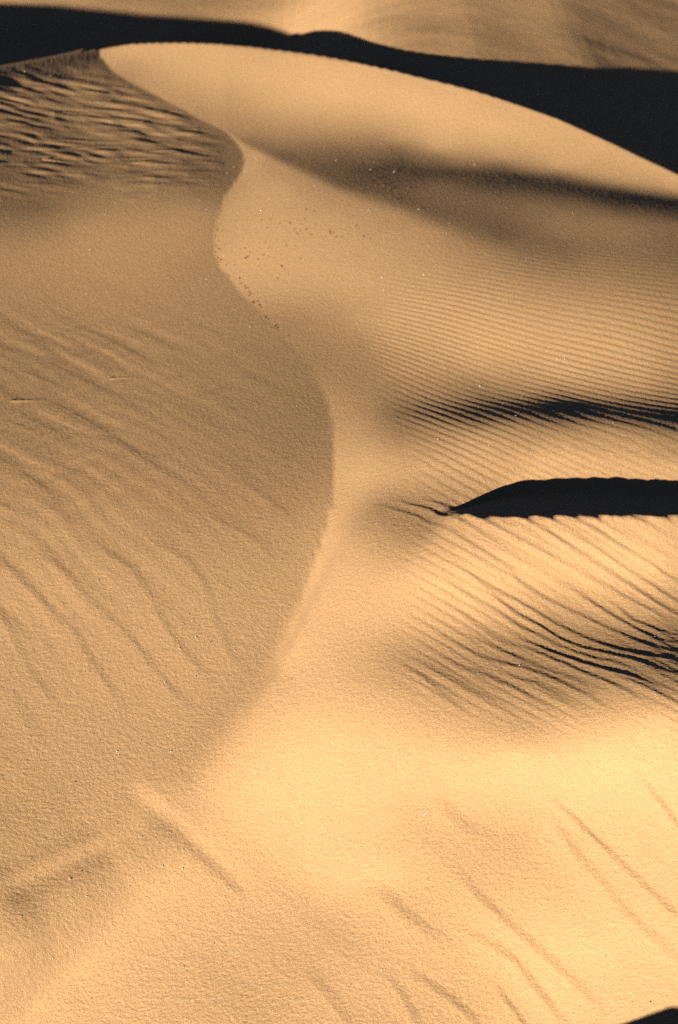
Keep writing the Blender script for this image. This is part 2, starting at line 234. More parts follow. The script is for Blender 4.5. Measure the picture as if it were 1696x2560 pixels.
CORR_TEXT = "-2 -2 -3 -4 -5 -6 -8 -8 -6 -1 4 8 11 13 15 17 19 21 22 20 16 12 7 4 3 2 2 1 1 0 0 0 0 0 0 0 0 0 0 0 0 0 0 0 0 0 0;-9 -10 -10 -10 -10 -10 -10 -10 -10 -4 5 10 12 14 15 17 19 21 22 21 18 15 11 9 10 11 11 10 7 5 3 2 1 0 0 0 0 0 0 0 0 0 0 0 0 0 0;-10 -10 -10 -10 -10 -10 -10 -10 -10 -5 4 10 12 14 15 17 19 21 21 20 18 14 11 10 12 15 19 21 22 20 15 10 6 3 1 0 0 0 0 0 0 0 0 0 0 0 0;-10 -10 -10 -10 -10 -10 -10 -10 -10 -6 2 9 11 13 14 16 18 20 20 19 16 13 10 9 12 17 21 24 25 24 22 18 15 10 5 2 1 0 0 0 0 0 0 0 0 0 0;-10 -10 -10 -10 -10 -10 -10 -10 -10 -8 0 7 11 13 14 16 18 20 21 19 16 11 9 9 13 17 21 24 24 23 21 18 15 11 7 5 4 2 1 0 0 0 0 0 0 0 0;-10 -10 -10 -10 -10 -10 -10 -10 -10 -10 -3 6 11 13 14 16 18 21 24 23 17 10 7 8 13 18 22 24 24 22 19 16 13 9 7 5 4 3 2 1 0 0 0 0 0 0 0;-10 -10 -10 -10 -10 -10 -10 -10 -10 -10 -9 -2 5 9 11 13 16 19 21 20 13 4 0 4 12 21 25 25 23 21 18 14 11 8 6 4 3 2 1 -1 -2 -2 -2 -2 -1 0 0;-10 -10 -10 -10 -10 -10 -10 -10 -10 -10 -10 -10 -5 0 5 10 14 15 14 11 6 1 2 10 18 24 26 25 25 23 18 13 9 6 4 3 1 0 -1 -3 -4 -6 -7 -7 -6 -4 -4;-10 -10 -10 -10 -10 -10 -10 -10 -10 -10 -10 -10 -10 -10 -5 1 6 8 7 5 4 5 10 17 23 25 25 24 22 20 15 10 7 5 3 2 0 -2 -4 -5 -7 -8 -10 -11 -12 -13 -15;-10 -10 -10 -10 -10 -10 -10 -10 -10 -10 -10 -10 -10 -10 -18 -11 -3 1 0 1 5 11 17 22 23 23 21 18 15 13 10 8 6 6 6 4 0 -4 -6 -8 -10 -11 -12 -13 -15 -18 -20;-10 -10 -10 -10 -10 -10 -10 -10 -10 -10 -10 -10 -10 -10 -31 -27 -12 -2 1 4 10 14 16 15 13 9 5 1 0 2 3 2 1 1 -2 -4 -4 -3 -5 -9 -12 -13 -14 -16 -18 -20 -23;-10 -10 -10 -10 -10 -10 -10 -10 -10 -10 -10 -10 -10 -10 -32 -30 -15 4 17 24 24 18 10 2 -4 -9 -14 -16 -15 -13 -12 -13 -14 -17 -20 -19 -15 -11 -10 -11 -11 -13 -15 -17 -20 -23 -25;-10 -10 -10 -10 -10 -10 -10 -10 -10 -10 -10 -10 -10 -10 -18 -13 -1 17 35 42 36 23 7 -6 -15 -20 -23 -23 -24 -24 -26 -29 -32 -34 -34 -33 -31 -28 -25 -21 -17 -13 -13 -16 -21 -25 -26;-10 -10 -10 -10 -10 -10 -10 -10 -10 -10 -10 -10 -8 -1 5 8 14 27 39 40 32 20 7 -4 -13 -20 -24 -28 -31 -34 -37 -39 -40 -40 -40 -38 -36 -33 -30 -26 -22 -19 -19 -21 -25 -26 -27;-28 -34 -38 -38 -37 -34 -29 -24 -19 -14 -6 4 14 21 23 19 23 33 35 29 20 12 4 -2 -8 -16 -24 -30 -36 -40 -41 -40 -40 -40 -39 -36 -31 -26 -22 -21 -22 -24 -26 -29 -30 -28 -26;-25 -29 -32 -31 -27 -21 -15 -9 -3 3 12 22 30 33 31 25 26 32 29 20 12 5 0 -4 -8 -15 -22 -27 -30 -33 -34 -36 -38 -39 -37 -30 -23 -18 -17 -18 -21 -24 -27 -30 -30 -25 -23;-17 -18 -18 -16 -11 -5 0 5 11 17 24 31 34 32 28 23 24 26 21 12 4 -1 -4 -7 -10 -15 -20 -22 -22 -23 -25 -30 -32 -33 -29 -25 -23 -24 -25 -24 -24 -24 -26 -26 -23 -18 -16;-8 -6 -4 -2 2 8 13 18 22 26 30 32 31 27 22 18 16 15 10 3 -2 -6 -8 -9 -12 -15 -18 -19 -19 -20 -22 -23 -21 -19 -20 -23 -27 -30 -29 -27 -24 -22 -19 -15 -10 -7 -5;0 3 5 8 13 19 24 28 31 31 29 27 24 19 13 8 7 4 -1 -4 -6 -9 -11 -13 -15 -17 -19 -20 -21 -21 -19 -16 -13 -13 -16 -21 -24 -23 -20 -15 -11 -6 -1 4 7 8 7;3 5 9 14 21 26 29 30 30 29 26 21 16 11 5 -1 -3 -5 -7 -9 -12 -14 -16 -17 -18 -19 -20 -22 -23 -20 -16 -11 -10 -12 -15 -17 -16 -12 -5 2 9 15 21 25 25 22 20;5 6 8 13 18 23 25 25 23 21 18 15 11 5 -2 -8 -12 -13 -14 -17 -20 -22 -22 -21 -20 -20 -22 -24 -23 -19 -13 -9 -9 -12 -14 -13 -8 -1 7 16 26 34 40 42 38 32 29;5 6 7 8 9 12 16 19 17 13 9 6 3 -1 -7 -13 -18 -21 -21 -22 -25 -26 -25 -23 -22 -24 -26 -26 -21 -15 -9 -8 -10 -14 -16 -14 -6 5 17 29 40 49 53 52 45 37 33;3 2 1 3 4 5 6 9 11 8 4 1 -3 -8 -13 -18 -22 -25 -26 -25 -26 -27 -27 -27 -29 -30 -28 -22 -16 -11 -9 -10 -13 -17 -18 -14 -2 13 27 40 50 57 59 54 45 35 31;3 3 3 4 5 5 4 2 1 -1 -3 -6 -8 -11 -15 -20 -23 -25 -26 -26 -27 -27 -29 -31 -31 -28 -21 -15 -12 -13 -14 -18 -20 -20 -17 -7 7 23 36 46 54 59 57 47 34 25 22;2 1 1 2 3 5 3 -2 -6 -8 -12 -15 -17 -16 -17 -19 -23 -25 -26 -27 -28 -27 -27 -28 -26 -19 -13 -11 -15 -21 -26 -29 -29 -24 -13 3 18 30 40 46 51 52 44 27 14 10 9;2 4 3 -2 -5 -5 -6 -8 -9 -10 -12 -17 -22 -23 -22 -21 -21 -23 -25 -27 -28 -28 -24 -19 -14 -9 -8 -13 -22 -31 -36 -37 -32 -20 -3 14 27 35 40 42 40 33 19 0 -9 -6 -4;0 3 3 -3 -9 -13 -15 -17 -18 -15 -13 -15 -19 -21 -21 -21 -21 -22 -24 -26 -27 -26 -21 -14 -6 -4 -10 -22 -33 -39 -38 -31 -18 -1 18 32 39 42 41 35 24 8 -8 -22 -24 -17 -14;-5 -5 -5 -6 -11 -17 -20 -20 -21 -23 -23 -23 -23 -23 -22 -21 -22 -23 -23 -24 -24 -23 -19 -11 -4 -6 -18 -31 -37 -33 -22 -6 11 28 42 49 48 41 30 17 2 -12 -23 -29 -27 -20 -17;-9 -12 -13 -12 -12 -16 -21 -22 -20 -19 -22 -26 -28 -30 -29 -26 -25 -25 -23 -21 -20 -20 -17 -12 -7 -12 -23 -28 -22 -7 11 29 46 61 69 69 59 43 25 10 -3 -11 -16 -19 -19 -16 -15;-12 -14 -17 -18 -18 -20 -26 -30 -28 -22 -18 -19 -25 -30 -33 -30 -27 -24 -23 -21 -19 -19 -17 -12 -11 -15 -18 -10 7 26 44 61 76 88 91 82 63 42 25 13 6 3 2 0 -4 -7 -9;-11 -9 -10 -14 -19 -22 -25 -29 -30 -27 -22 -20 -21 -26 -30 -30 -26 -22 -21 -21 -21 -20 -16 -9 -7 -10 -4 12 31 47 61 74 86 94 93 78 56 38 27 19 15 13 12 11 7 0 -3;-12 -12 -12 -12 -13 -15 -18 -21 -24 -26 -25 -23 -22 -22 -24 -25 -25 -24 -22 -22 -22 -20 -12 -2 4 6 15 31 42 48 54 62 69 73 72 63 51 39 29 22 17 13 11 10 8 6 4;-12 -12 -12 -11 -10 -10 -12 -15 -19 -21 -22 -21 -20 -20 -20 -22 -24 -26 -26 -26 -24 -18 -7 8 19 26 35 45 50 50 48 49 51 53 52 48 42 35 29 23 18 15 13 12 11 11 11;-12 -12 -12 -10 -9 -7 -7 -10 -13 -16 -17 -17 -17 -17 -18 -20 -24 -27 -29 -29 -26 -15 1 20 35 45 52 56 55 49 42 38 36 36 36 36 34 31 27 23 19 16 14 14 14 15 15;-11 -11 -10 -9 -7 -5 -4 -5 -7 -10 -12 -13 -13 -14 -17 -21 -25 -29 -32 -32 -26 -11 11 34 52 62 67 66 59 48 37 29 26 26 27 28 28 27 25 22 19 16 15 15 16 17 17;-8 -8 -7 -6 -4 -2 -1 -1 -2 -4 -7 -9 -11 -14 -17 -22 -27 -32 -35 -33 -24 -5 22 48 67 77 78 72 61 46 33 26 24 25 26 26 25 24 22 20 18 16 15 15 16 17 18;-6 -5 -5 -4 -2 0 1 1 0 -2 -4 -7 -11 -14 -19 -24 -29 -34 -36 -33 -20 4 34 62 80 87 84 74 60 44 32 27 27 29 30 28 25 20 17 15 13 13 13 14 16 16 16;-4 -4 -4 -3 -3 -1 0 0 -1 -3 -5 -8 -12 -17 -22 -26 -31 -35 -36 -30 -13 14 46 73 88 91 84 71 55 41 31 28 30 33 34 31 24 16 10 7 6 7 9 11 13 13 13;-3 -3 -3 -3 -4 -3 -3 -3 -4 -6 -8 -12 -16 -20 -25 -30 -33 -36 -34 -25 -4 25 56 80 91 89 79 64 49 37 30 28 30 33 33 28 20 10 2 -2 -3 -1 2 5 7 8 8;-2 -1 -2 -3 -4 -5 -6 -6 -8 -10 -14 -17 -21 -25 -29 -33 -35 -35 -31 -18 6 36 64 82 88 82 69 55 42 33 28 26 26 26 24 19 12 3 -5 -10 -12 -10 -6 -2 0 2 3;-3 -3 -2 -3 -5 -7 -8 -10 -12 -16 -20 -24 -27 -30 -33 -36 -36 -34 -25 -8 18 46 69 80 80 71 58 45 35 29 25 23 20 16 11 5 0 -7 -13 -17 -18 -16 -13 -9 -5 -3 -1;-7 -6 -5 -5 -6 -9 -12 -15 -18 -22 -27 -30 -33 -35 -37 -37 -36 -30 -17 4 30 54 70 75 70 58 46 35 29 25 21 17 11 4 -4 -10 -14 -17 -20 -22 -22 -20 -16 -12 -8 -5 -3;-11 -10 -9 -7 -8 -12 -16 -20 -24 -29 -33 -36 -38 -39 -39 -38 -34 -24 -7 17 41 60 69 68 59 47 36 28 23 20 16 10 1 -9 -17 -23 -27 -28 -28 -27 -25 -21 -16 -11 -6 -2 0;-15 -14 -12 -11 -12 -15 -21 -26 -30 -34 -38 -40 -41 -41 -40 -36 -28 -14 7 31 51 63 66 60 50 39 29 23 19 15 9 1 -10 -20 -28 -34 -35 -35 -33 -30 -26 -21 -14 -7 0 4 6;-18 -18 -16 -15 -16 -20 -25 -31 -35 -39 -41 -42 -42 -41 -38 -31 -19 0 23 44 58 64 61 53 43 34 27 21 16 10 3 -7 -18 -28 -35 -38 -38 -36 -33 -29 -23 -16 -8 1 9 13 15;-22 -21 -20 -20 -20 -24 -29 -34 -38 -41 -42 -43 -42 -39 -33 -22 -5 17 39 55 63 62 56 48 39 32 27 21 15 8 -1 -12 -22 -31 -36 -37 -34 -30 -26 -20 -14 -7 3 12 19 23 25;-25 -25 -24 -24 -24 -27 -31 -36 -39 -41 -42 -42 -40 -34 -24 -7 14 36 54 63 64 59 51 43 37 32 27 22 16 8 -2 -12 -21 -28 -30 -29 -24 -18 -12 -6 0 8 17 25 31 34 35;-27 -27 -27 -27 -27 -29 -33 -36 -38 -40 -40 -39 -34 -24 -8 13 37 56 66 68 63 55 46 39 35 31 28 23 17 9 0 -9 -16 -20 -20 -16 -10 -3 3 9 16 23 31 37 41 43 43;-28 -29 -29 -29 -30 -32 -34 -36 -38 -38 -37 -33 -23 -7 14 38 59 72 75 70 60 50 42 36 33 31 27 23 17 11 3 -5 -10 -11 -8 -1 6 12 17 23 30 37 43 47 50 50 50;-28 -29 -30 -31 -33 -34 -36 -37 -38 -36 -31 -21 -5 18 42 64 79 83 79 68 56 46 38 34 32 29 25 21 16 10 4 -2 -4 -2 4 11 18 24 29 34 40 47 52 56 57 57 57;-27 -28 -29 -32 -34 -36 -37 -38 -37 -32 -21 -2 22 48 70 86 92 89 79 66 53 43 37 33 30 26 22 17 13 8 3 0 0 4 11 19 27 33 38 43 48 54 59 62 63 62 61;-23 -24 -27 -30 -34 -37 -38 -38 -33 -23 -3 23 52 76 93 101 99 91 78 63 51 43 38 33 29 23 17 11 6 3 1 0 3 8 15 23 31 38 45 50 54 58 62 65 66 65 64;-19 -20 -23 -27 -32 -35 -37 -35 -26 -8 19 50 78 97 107 107 100 89 75 62 51 44 39 34 28 21 12 4 -3 -6 -5 -2 3 9 16 23 31 40 49 55 59 61 62 64 65 65 64;-15 -16 -19 -24 -28 -32 -33 -28 -14 10 42 74 97 109 110 105 96 85 73 61 52 44 39 34 27 19 8 -3 -11 -15 -13 -6 2 10 16 23 30 40 50 58 62 63 62 61 61 62 62;-11 -12 -14 -19 -23 -26 -25 -16 2 31 63 89 105 110 106 97 88 78 70 61 52 45 38 32 25 17 6 -6 -17 -22 -19 -10 0 10 17 23 30 39 50 59 64 65 63 60 59 58 59;-6 -7 -10 -13 -17 -18 -13 0 23 51 78 97 105 104 96 86 77 71 66 60 53 44 36 29 22 14 5 -7 -18 -23 -20 -11 1 11 20 26 33 41 50 60 66 68 66 62 59 58 57;-3 -3 -5 -7 -8 -5 4 22 44 68 87 97 99 94 84 74 66 62 60 57 52 44 34 25 17 10 3 -6 -14 -19 -17 -8 3 15 24 31 38 45 53 61 68 71 69 65 61 59 58;0 1 0 1 5 13 27 45 64 80 90 93 90 82 72 63 57 54 54 52 49 42 33 22 12 5 -1 -5 -9 -12 -10 -4 7 19 29 37 44 50 57 64 70 72 71 68 64 61 60;8 9 11 15 23 36 51 67 79 87 89 86 80 71 62 54 49 47 47 47 45 40 31 20 8 -1 -6 -6 -6 -5 -4 1 10 22 33 42 49 55 61 67 70 72 71 68 64 62 60;29 30 33 39 49 61 73 82 87 88 85 79 71 62 54 47 43 40 40 40 39 35 28 17 5 -5 -10 -9 -4 0 2 6 13 25 37 47 55 61 65 69 71 70 68 65 63 61 60;67 67 69 72 77 83 88 90 89 85 78 71 63 55 49 43 38 35 34 33 31 28 23 14 4 -5 -10 -9 -4 2 6 10 16 27 40 51 60 66 70 71 71 69 66 62 60 59 59;113 111 107 104 101 100 98 93 87 79 70 62 55 49 44 40 36 32 29 26 24 22 17 11 3 -3 -7 -5 -1 5 9 13 19 29 41 53 62 69 72 73 72 68 64 61 59 58 58;149 144 136 126 116 108 101 92 82 71 62 54 48 43 40 37 33 29 25 20 17 15 13 9 4 0 -2 -1 3 8 13 17 23 32 42 53 62 68 72 73 71 67 63 60 58 57 57;160 160 151 136 121 109 98 88 76 64 53 45 40 36 34 32 30 26 21 16 11 9 8 8 5 3 1 2 5 10 15 21 27 35 44 52 59 64 67 68 67 65 62 59 57 56 56;160 160 155 139 121 106 93 82 69 57 46 38 32 30 28 27 26 23 18 12 7 4 4 6 6 4 2 2 4 9 15 23 30 37 44 51 55 58 60 61 62 61 59 57 55 53 52;160 160 153 136 118 101 88 76 64 52 41 33 28 25 24 23 22 20 16 10 5 1 2 4 6 5 3 2 3 7 14 22 31 38 44 49 52 53 54 54 55 55 54 52 49 45 43;160 160 148 132 114 98 84 72 60 48 38 30 25 23 21 20 19 17 13 9 4 1 1 3 4 4 3 2 3 6 13 21 30 37 43 47 49 49 49 49 49 49 48 44 39 34 30;160 156 144 129 112 96 82 69 58 46 37 29 24 21 20 19 17 15 12 8 4 1 1 2 3 4 3 2 3 6 12 20 28 36 42 45 47 47 46 46 45 44 42 37 29 21 17;160 154 142 127 111 95 81 68 56 45 36 29 23 20 19 18 16 14 11 7 3 1 1 2 3 3 2 2 3 6 12 20 28 35 41 44 46 46 45 44 43 41 38 32 23 14 9"
CORR = None if CORR_TEXT is None else np.array([[int(t) for t in r.split()] for r in CORR_TEXT.split(';')]) / 1000.0


def tone_map():
    gu = MX0 + MS * np.arange(MW); gv = MY0 + MS * np.arange(MH)
    U, V = np.meshgrid(gu, gv)
    q = np.stack([U, V], -1).astype(float)
    L = rbf(LEFT, q); R = rbf(RIGHT, q, feature=crease)
    # signed distance to the S-shaped crest
    C = np.array(CREST, float)
    d2 = np.full(U.shape, 1e12); sg = np.zeros(U.shape)
    for a, b in zip(C[:-1], C[1:]):
        ab = b - a
        t = np.clip(((q - a) @ ab) / (ab @ ab), 0, 1)
        e = q - (a + t[..., None] * ab)
        dd = (e ** 2).sum(-1)
        cr = ab[0] * (q[..., 1] - a[1]) - ab[1] * (q[..., 0] - a[0])
        m = dd < d2
        d2 = np.where(m, dd, d2); sg = np.where(m, np.sign(cr), sg)
    left = sg > 0
    left |= (V < 142) & (U < 252)
    left &= ~((V < 142) & (U > 252))
    dist = np.sqrt(d2) * np.where(left, 1, -1)
    wid = 2.5 + 27 * smooth(1250, 1700, V) + 28 * smooth(1780, 1960, V)
    k = smooth(-1, 1, dist / wid)
    T = R * (1 - k) + L * k
    # fall of the lower-left corner ridge (bright face and its dark foot)
    def seg(a, b, off):
        a = np.array(a, float); b = np.array(b, float); ab = b - a; ln = np.hypot(*ab)
        t = ((q - a) @ ab) / ln ** 2
        n = ((q - a) @ np.array([ab[1], -ab[0]])) / ln
        return np.clip(t, 0, 1), n - off, np.exp(-np.maximum(0, np.maximum(-t, t - 1) * ln / 25) ** 2)
    bow = 10 * np.sin((q[..., 0] - 335) / 305 * math.pi)
    t, n, f = seg((335, 1990), (632, 2256), 0)
    n = n - bow
    T = T + f * (18 * np.exp(-((n - 20) / 20) ** 2) * (1 - t) - 28 * np.exp(-((n + 4 + 14 * (1 - t)) / (8 + 20 * (1 - t))) ** 2) * (0.3 + 0.7 * smooth(0, .7, t)) * (1 - smooth(.8, 1.0, t)))
    t, n, f = seg((30, 2210), (240, 2110), 0)
    T = T + f * (18 * np.exp(-(n / 14) ** 2) - 18 * np.exp(-((n + 40) / 22) ** 2) - 14 * np.exp(-((n - 38) / 20) ** 2))
    T = T * np.interp(T, [185, 205, 225], [0.955, 0.97, 0.995])     # luma to green
    B = srgb2lin(T) * TONE - 0.01
    # hollow behind the ridge on the right: falls steeper than the sun's rays, then climbs out of the shadow
    top = np.interp(U, *zip(*PATCH_TOP)); low = np.interp(U, *zip(*PATCH_LOW))
    low = low + 5 * ((U + 0.6 * V) / 57 % 1.0 - 0.5) * smooth(1060, 1200, U)
    top = top + (3.5 * np.sin(U / 7.4 + 2 * np.sin(U / 31)) + 2 * np.sin(U / 17 + 1)) * (1 - 0.6 * smooth(1320, 1450, U))
    top = low - (1 + 0.38 * smooth(1090, 1190, U)) * (low - top) - 8 * smooth(1150, 1230, U) * (1 - smooth(1330, 1500, U))
    h = (low - top); inside = (U > 1050) & (h > 1)
    r = (low - V) / np.maximum(h, 1)
    fall = smooth(-0.06, 0.02, r) * (1 - smooth(FALL - .1, FALL + .1, r))
    amt = np.where(inside, fall, 0) * smooth(1085, 1165, U)
    B = B * (1 - amt) + (-0.12) * amt
    bank = np.where(inside, smooth(FALL - .1, FALL + .1, r) * (1 - smooth(1.0, 1.3, r)), 0) * smooth(1085, 1165, U)
    B = B * (1 - bank) + BANK * bank
    if CORR is not None:
        vs = np.interp(U, *zip(*SILH))
        B = B + bilinear(CORR, (U + 80) / 40.0, (V + 40) / 40.0) * smooth(6, 60, V - vs)
    # beyond the silhouette keep the last visible slope
    return B


TONE, FALL, BANK = 0.92, 0.52, 0.42
RES = (1500, 900)          # rows and columns of the dune mesh inside the picture
G = 0.01
X0, X1, Y0, Y1 = -3.0, 3.3, -0.6, 6.6
EX0 = -5.0                       # left end of the dune mesh


def solve():
    Bm = tone_map()
    sv = np.array(SILH, float)
    H = None
    for g in (0.08, 0.04, 0.02, 0.01):
        xs = np.arange(X0, X1 + 1e-6, g); ys = np.arange(Y0, Y1 + 1e-6, g)
        X, Y = np.meshgrid(xs, ys)
        if H is None:
            H = np.zeros(X.shape)
        else:
            H = bilinear(H, (X - X0) / (2 * g), (Y - Y0) / (2 * g))
        Xc = (X[1:, 1:] + X[:-1, :-1]) / 2; Yc = (Y[1:, 1:] + Y[:-1, :-1]) / 2

        def grad(h):
            a = h[1:, 1:]; b = h[1:, :-1]; c = h[:-1, 1:]; d = h[:-1, :-1]
            return (a - b + c - d) / (2 * g), (a + b - c - d) / (2 * g)

        def gradT(p, q):
            o = np.zeros(X.shape)
            p = p / (2 * g); q = q / (2 * g)
            o[1:, 1:] += p + q; o[1:, :-1] += q - p; o[:-1, 1:] += p - q; o[:-1, :-1] += -p - q
            return o
        wy = np.clip((2.5 / np.clip(Y, 1.2, 9)) ** 4.2, 1, 25) * (1 + 0 * X)
        outer = {0.08: 8, 0.04: 5, 0.02: 4, 0.01: 2}[g]
        wc, wl = 0.03, 2e-3 if g > 0.03 else 5e-4
        for it in range(outer):
            Hc = (H[1:, 1:] + H[:-1, :-1] + H[1:, :-1] + H[:-1, 1:]) / 4
            u, v = project(Xc, Yc, Hc)
            vs = np.interp(u, sv[:, 0], sv[:, 1])
            off = np.maximum(0, np.maximum(-60 - u, u - 1756)) / 400 + np.maximum(0, v - 2680) / 500 + np.maximum(0, vs - v) / 300
            vv = np.maximum(v, vs + 4)
            B = bilinear(Bm, (np.clip(u, -60, 1756) - MX0) / MS, (np.clip(vv, -20, 2680) - MY0) / MS)
            conf = 1 / (1 + off) ** 2
            B = B * conf + (1 - conf) * math.sin(SUN_EL)
            gx, gy = grad(H)
            n = np.sqrt(1 + gx ** 2 + gy ** 2)
            t = (B * n - math.sin(SUN_EL)) / math.cos(SUN_EL)
            t = np.clip(t, -0.5, 0.9)
            w = 0.05 + conf

            def A(h):
                gx, gy = grad(h)
                s = (SX * gx + SY * gy) * w
                c = (SY * gx - SX * gy) * wc
                o = gradT(SX * s + SY * c, SY * s - SX * c)
                l = np.zeros_like(h)
                l[1:-1] += h[2:] + h[:-2] - 2 * h[1:-1]
                l[:, 1:-1] += h[:, 2:] + h[:, :-2] - 2 * h[:, 1:-1]
                l *= wy
                l2 = np.zeros_like(h)
                l2[2:] += l[1:-1]; l2[:-2] += l[1:-1]; l2[1:-1] -= 2 * l[1:-1]
                l2[:, 2:] += l[:, 1:-1]; l2[:, :-2] += l[:, 1:-1]; l2[:, 1:-1] -= 2 * l[:, 1:-1]
                return o + wl / g ** 2 * l2 + 1e-3 * h
            b = gradT(SX * t * w, SY * t * w)
            r = b - A(H); p = r.copy(); rr = (r * r).sum()
            for k in range(70 if g < 0.015 else 120 if g < 0.05 else 200):
                Ap = A(p); al = rr / (p * Ap).sum()
                H = H + al * p; r = r - al * Ap
                r2 = (r * r).sum(); p = r + r2 / rr * p; rr = r2
                if rr < 1e-10:
                    break
            ref = cubic(H, np.array([(0 - X0) / g]), np.array([(2.06 - Y0) / g]))[0]
            H = H - ref
    return H


import time
_t = time.time()
H0 = solve()
print("solve", round(time.time() - _t, 1), "s; height range", H0.min(), H0.max())


def height0(x, y):
    return cubic(H0, (x - X0) / G, (y - Y0) / G)


def hit(u, v, n=900, t0=1.2, t1=9.0):
    """first meeting of photo rays with the solved surface"""
    dx, dy, dz = ray(u, v)
    best = np.full(np.shape(dx), np.nan)
    prev = None
    for t in np.linspace(t0, t1, n):
        gap = CAM_Z + t * dz - height0(t * dx, t * dy)
        if prev is not None:
            m = np.isnan(best) & (gap <= 0) & (prev > 0)
            best = np.where(m, t - (t1 - t0) / (n - 1) * gap / (gap - prev + 1e-12) * 1.0, best)
        prev = gap
    return best * dx, best * dy


# ==BUILD==
# ------------------------------------------------------------------ the brink line behind which the dune drops away
_s = np.array(SILH, float)
_u = np.concatenate([np.arange(-300, 240, 20.), np.arange(240, 340, 6.), np.arange(340, 1960, 15.)])
_bx, _by = hit(_u, np.interp(_u, _s[:, 0], _s[:, 1]) + 1.0)
_ok = ~np.isnan(_bx)
BX, BY = _bx[_ok], _by[_ok]
_o = np.argsort(BX); BX, BY = BX[_o], BY[_o]
# beyond the frame the brink simply runs on
BX = np.concatenate([[-5.4, -2.2], BX, [BX[-1] + 0.15, BX[-1] + 0.6, 3.4]])
BY = np.concatenate([[BY[0] + 0.25, BY[0] + 0.1], BY, [BY[-1] - 0.5, BY[-1] - 1.2, BY[-1] - 1.9]])


def brink_distance(x, y):
    """metres beyond the brink (positive) for points near it"""
    sh = x.shape
    x = x.ravel(); y = y.ravel()
    raw = y - np.interp(x, BX, BY)
    out = raw.copy()
    m = np.where((raw > -0.02) & (raw < 1.2))[0]
    if len(m):
        d2 = np.full(len(m), 1e9)
        px, py = x[m], y[m]
        for a, b, c, d in zip(BX[:-1], BY[:-1], BX[1:], BY[1:]):
            ex, ey = c - a, d - b
            t = np.clip(((px - a) * ex + (py - b) * ey) / (ex * ex + ey * ey + 1e-12), 0, 1)
            d2 = np.minimum(d2, (px - a - t * ex) ** 2 + (py - b - t * ey) ** 2)
        out[m] = np.sqrt(d2) * np.sign(raw[m])
    return out.reshape(sh)


# ------------------------------------------------------------------ ripples
def poly_ripple(line, amp, rise, fall, fade=0.06):
    pts = np.array(line, float)
    gx, gy = hit(pts[:, 0], pts[:, 1])
    ok = ~np.isnan(gx)
    return gx[ok], gy[ok], amp, rise, fall, fade


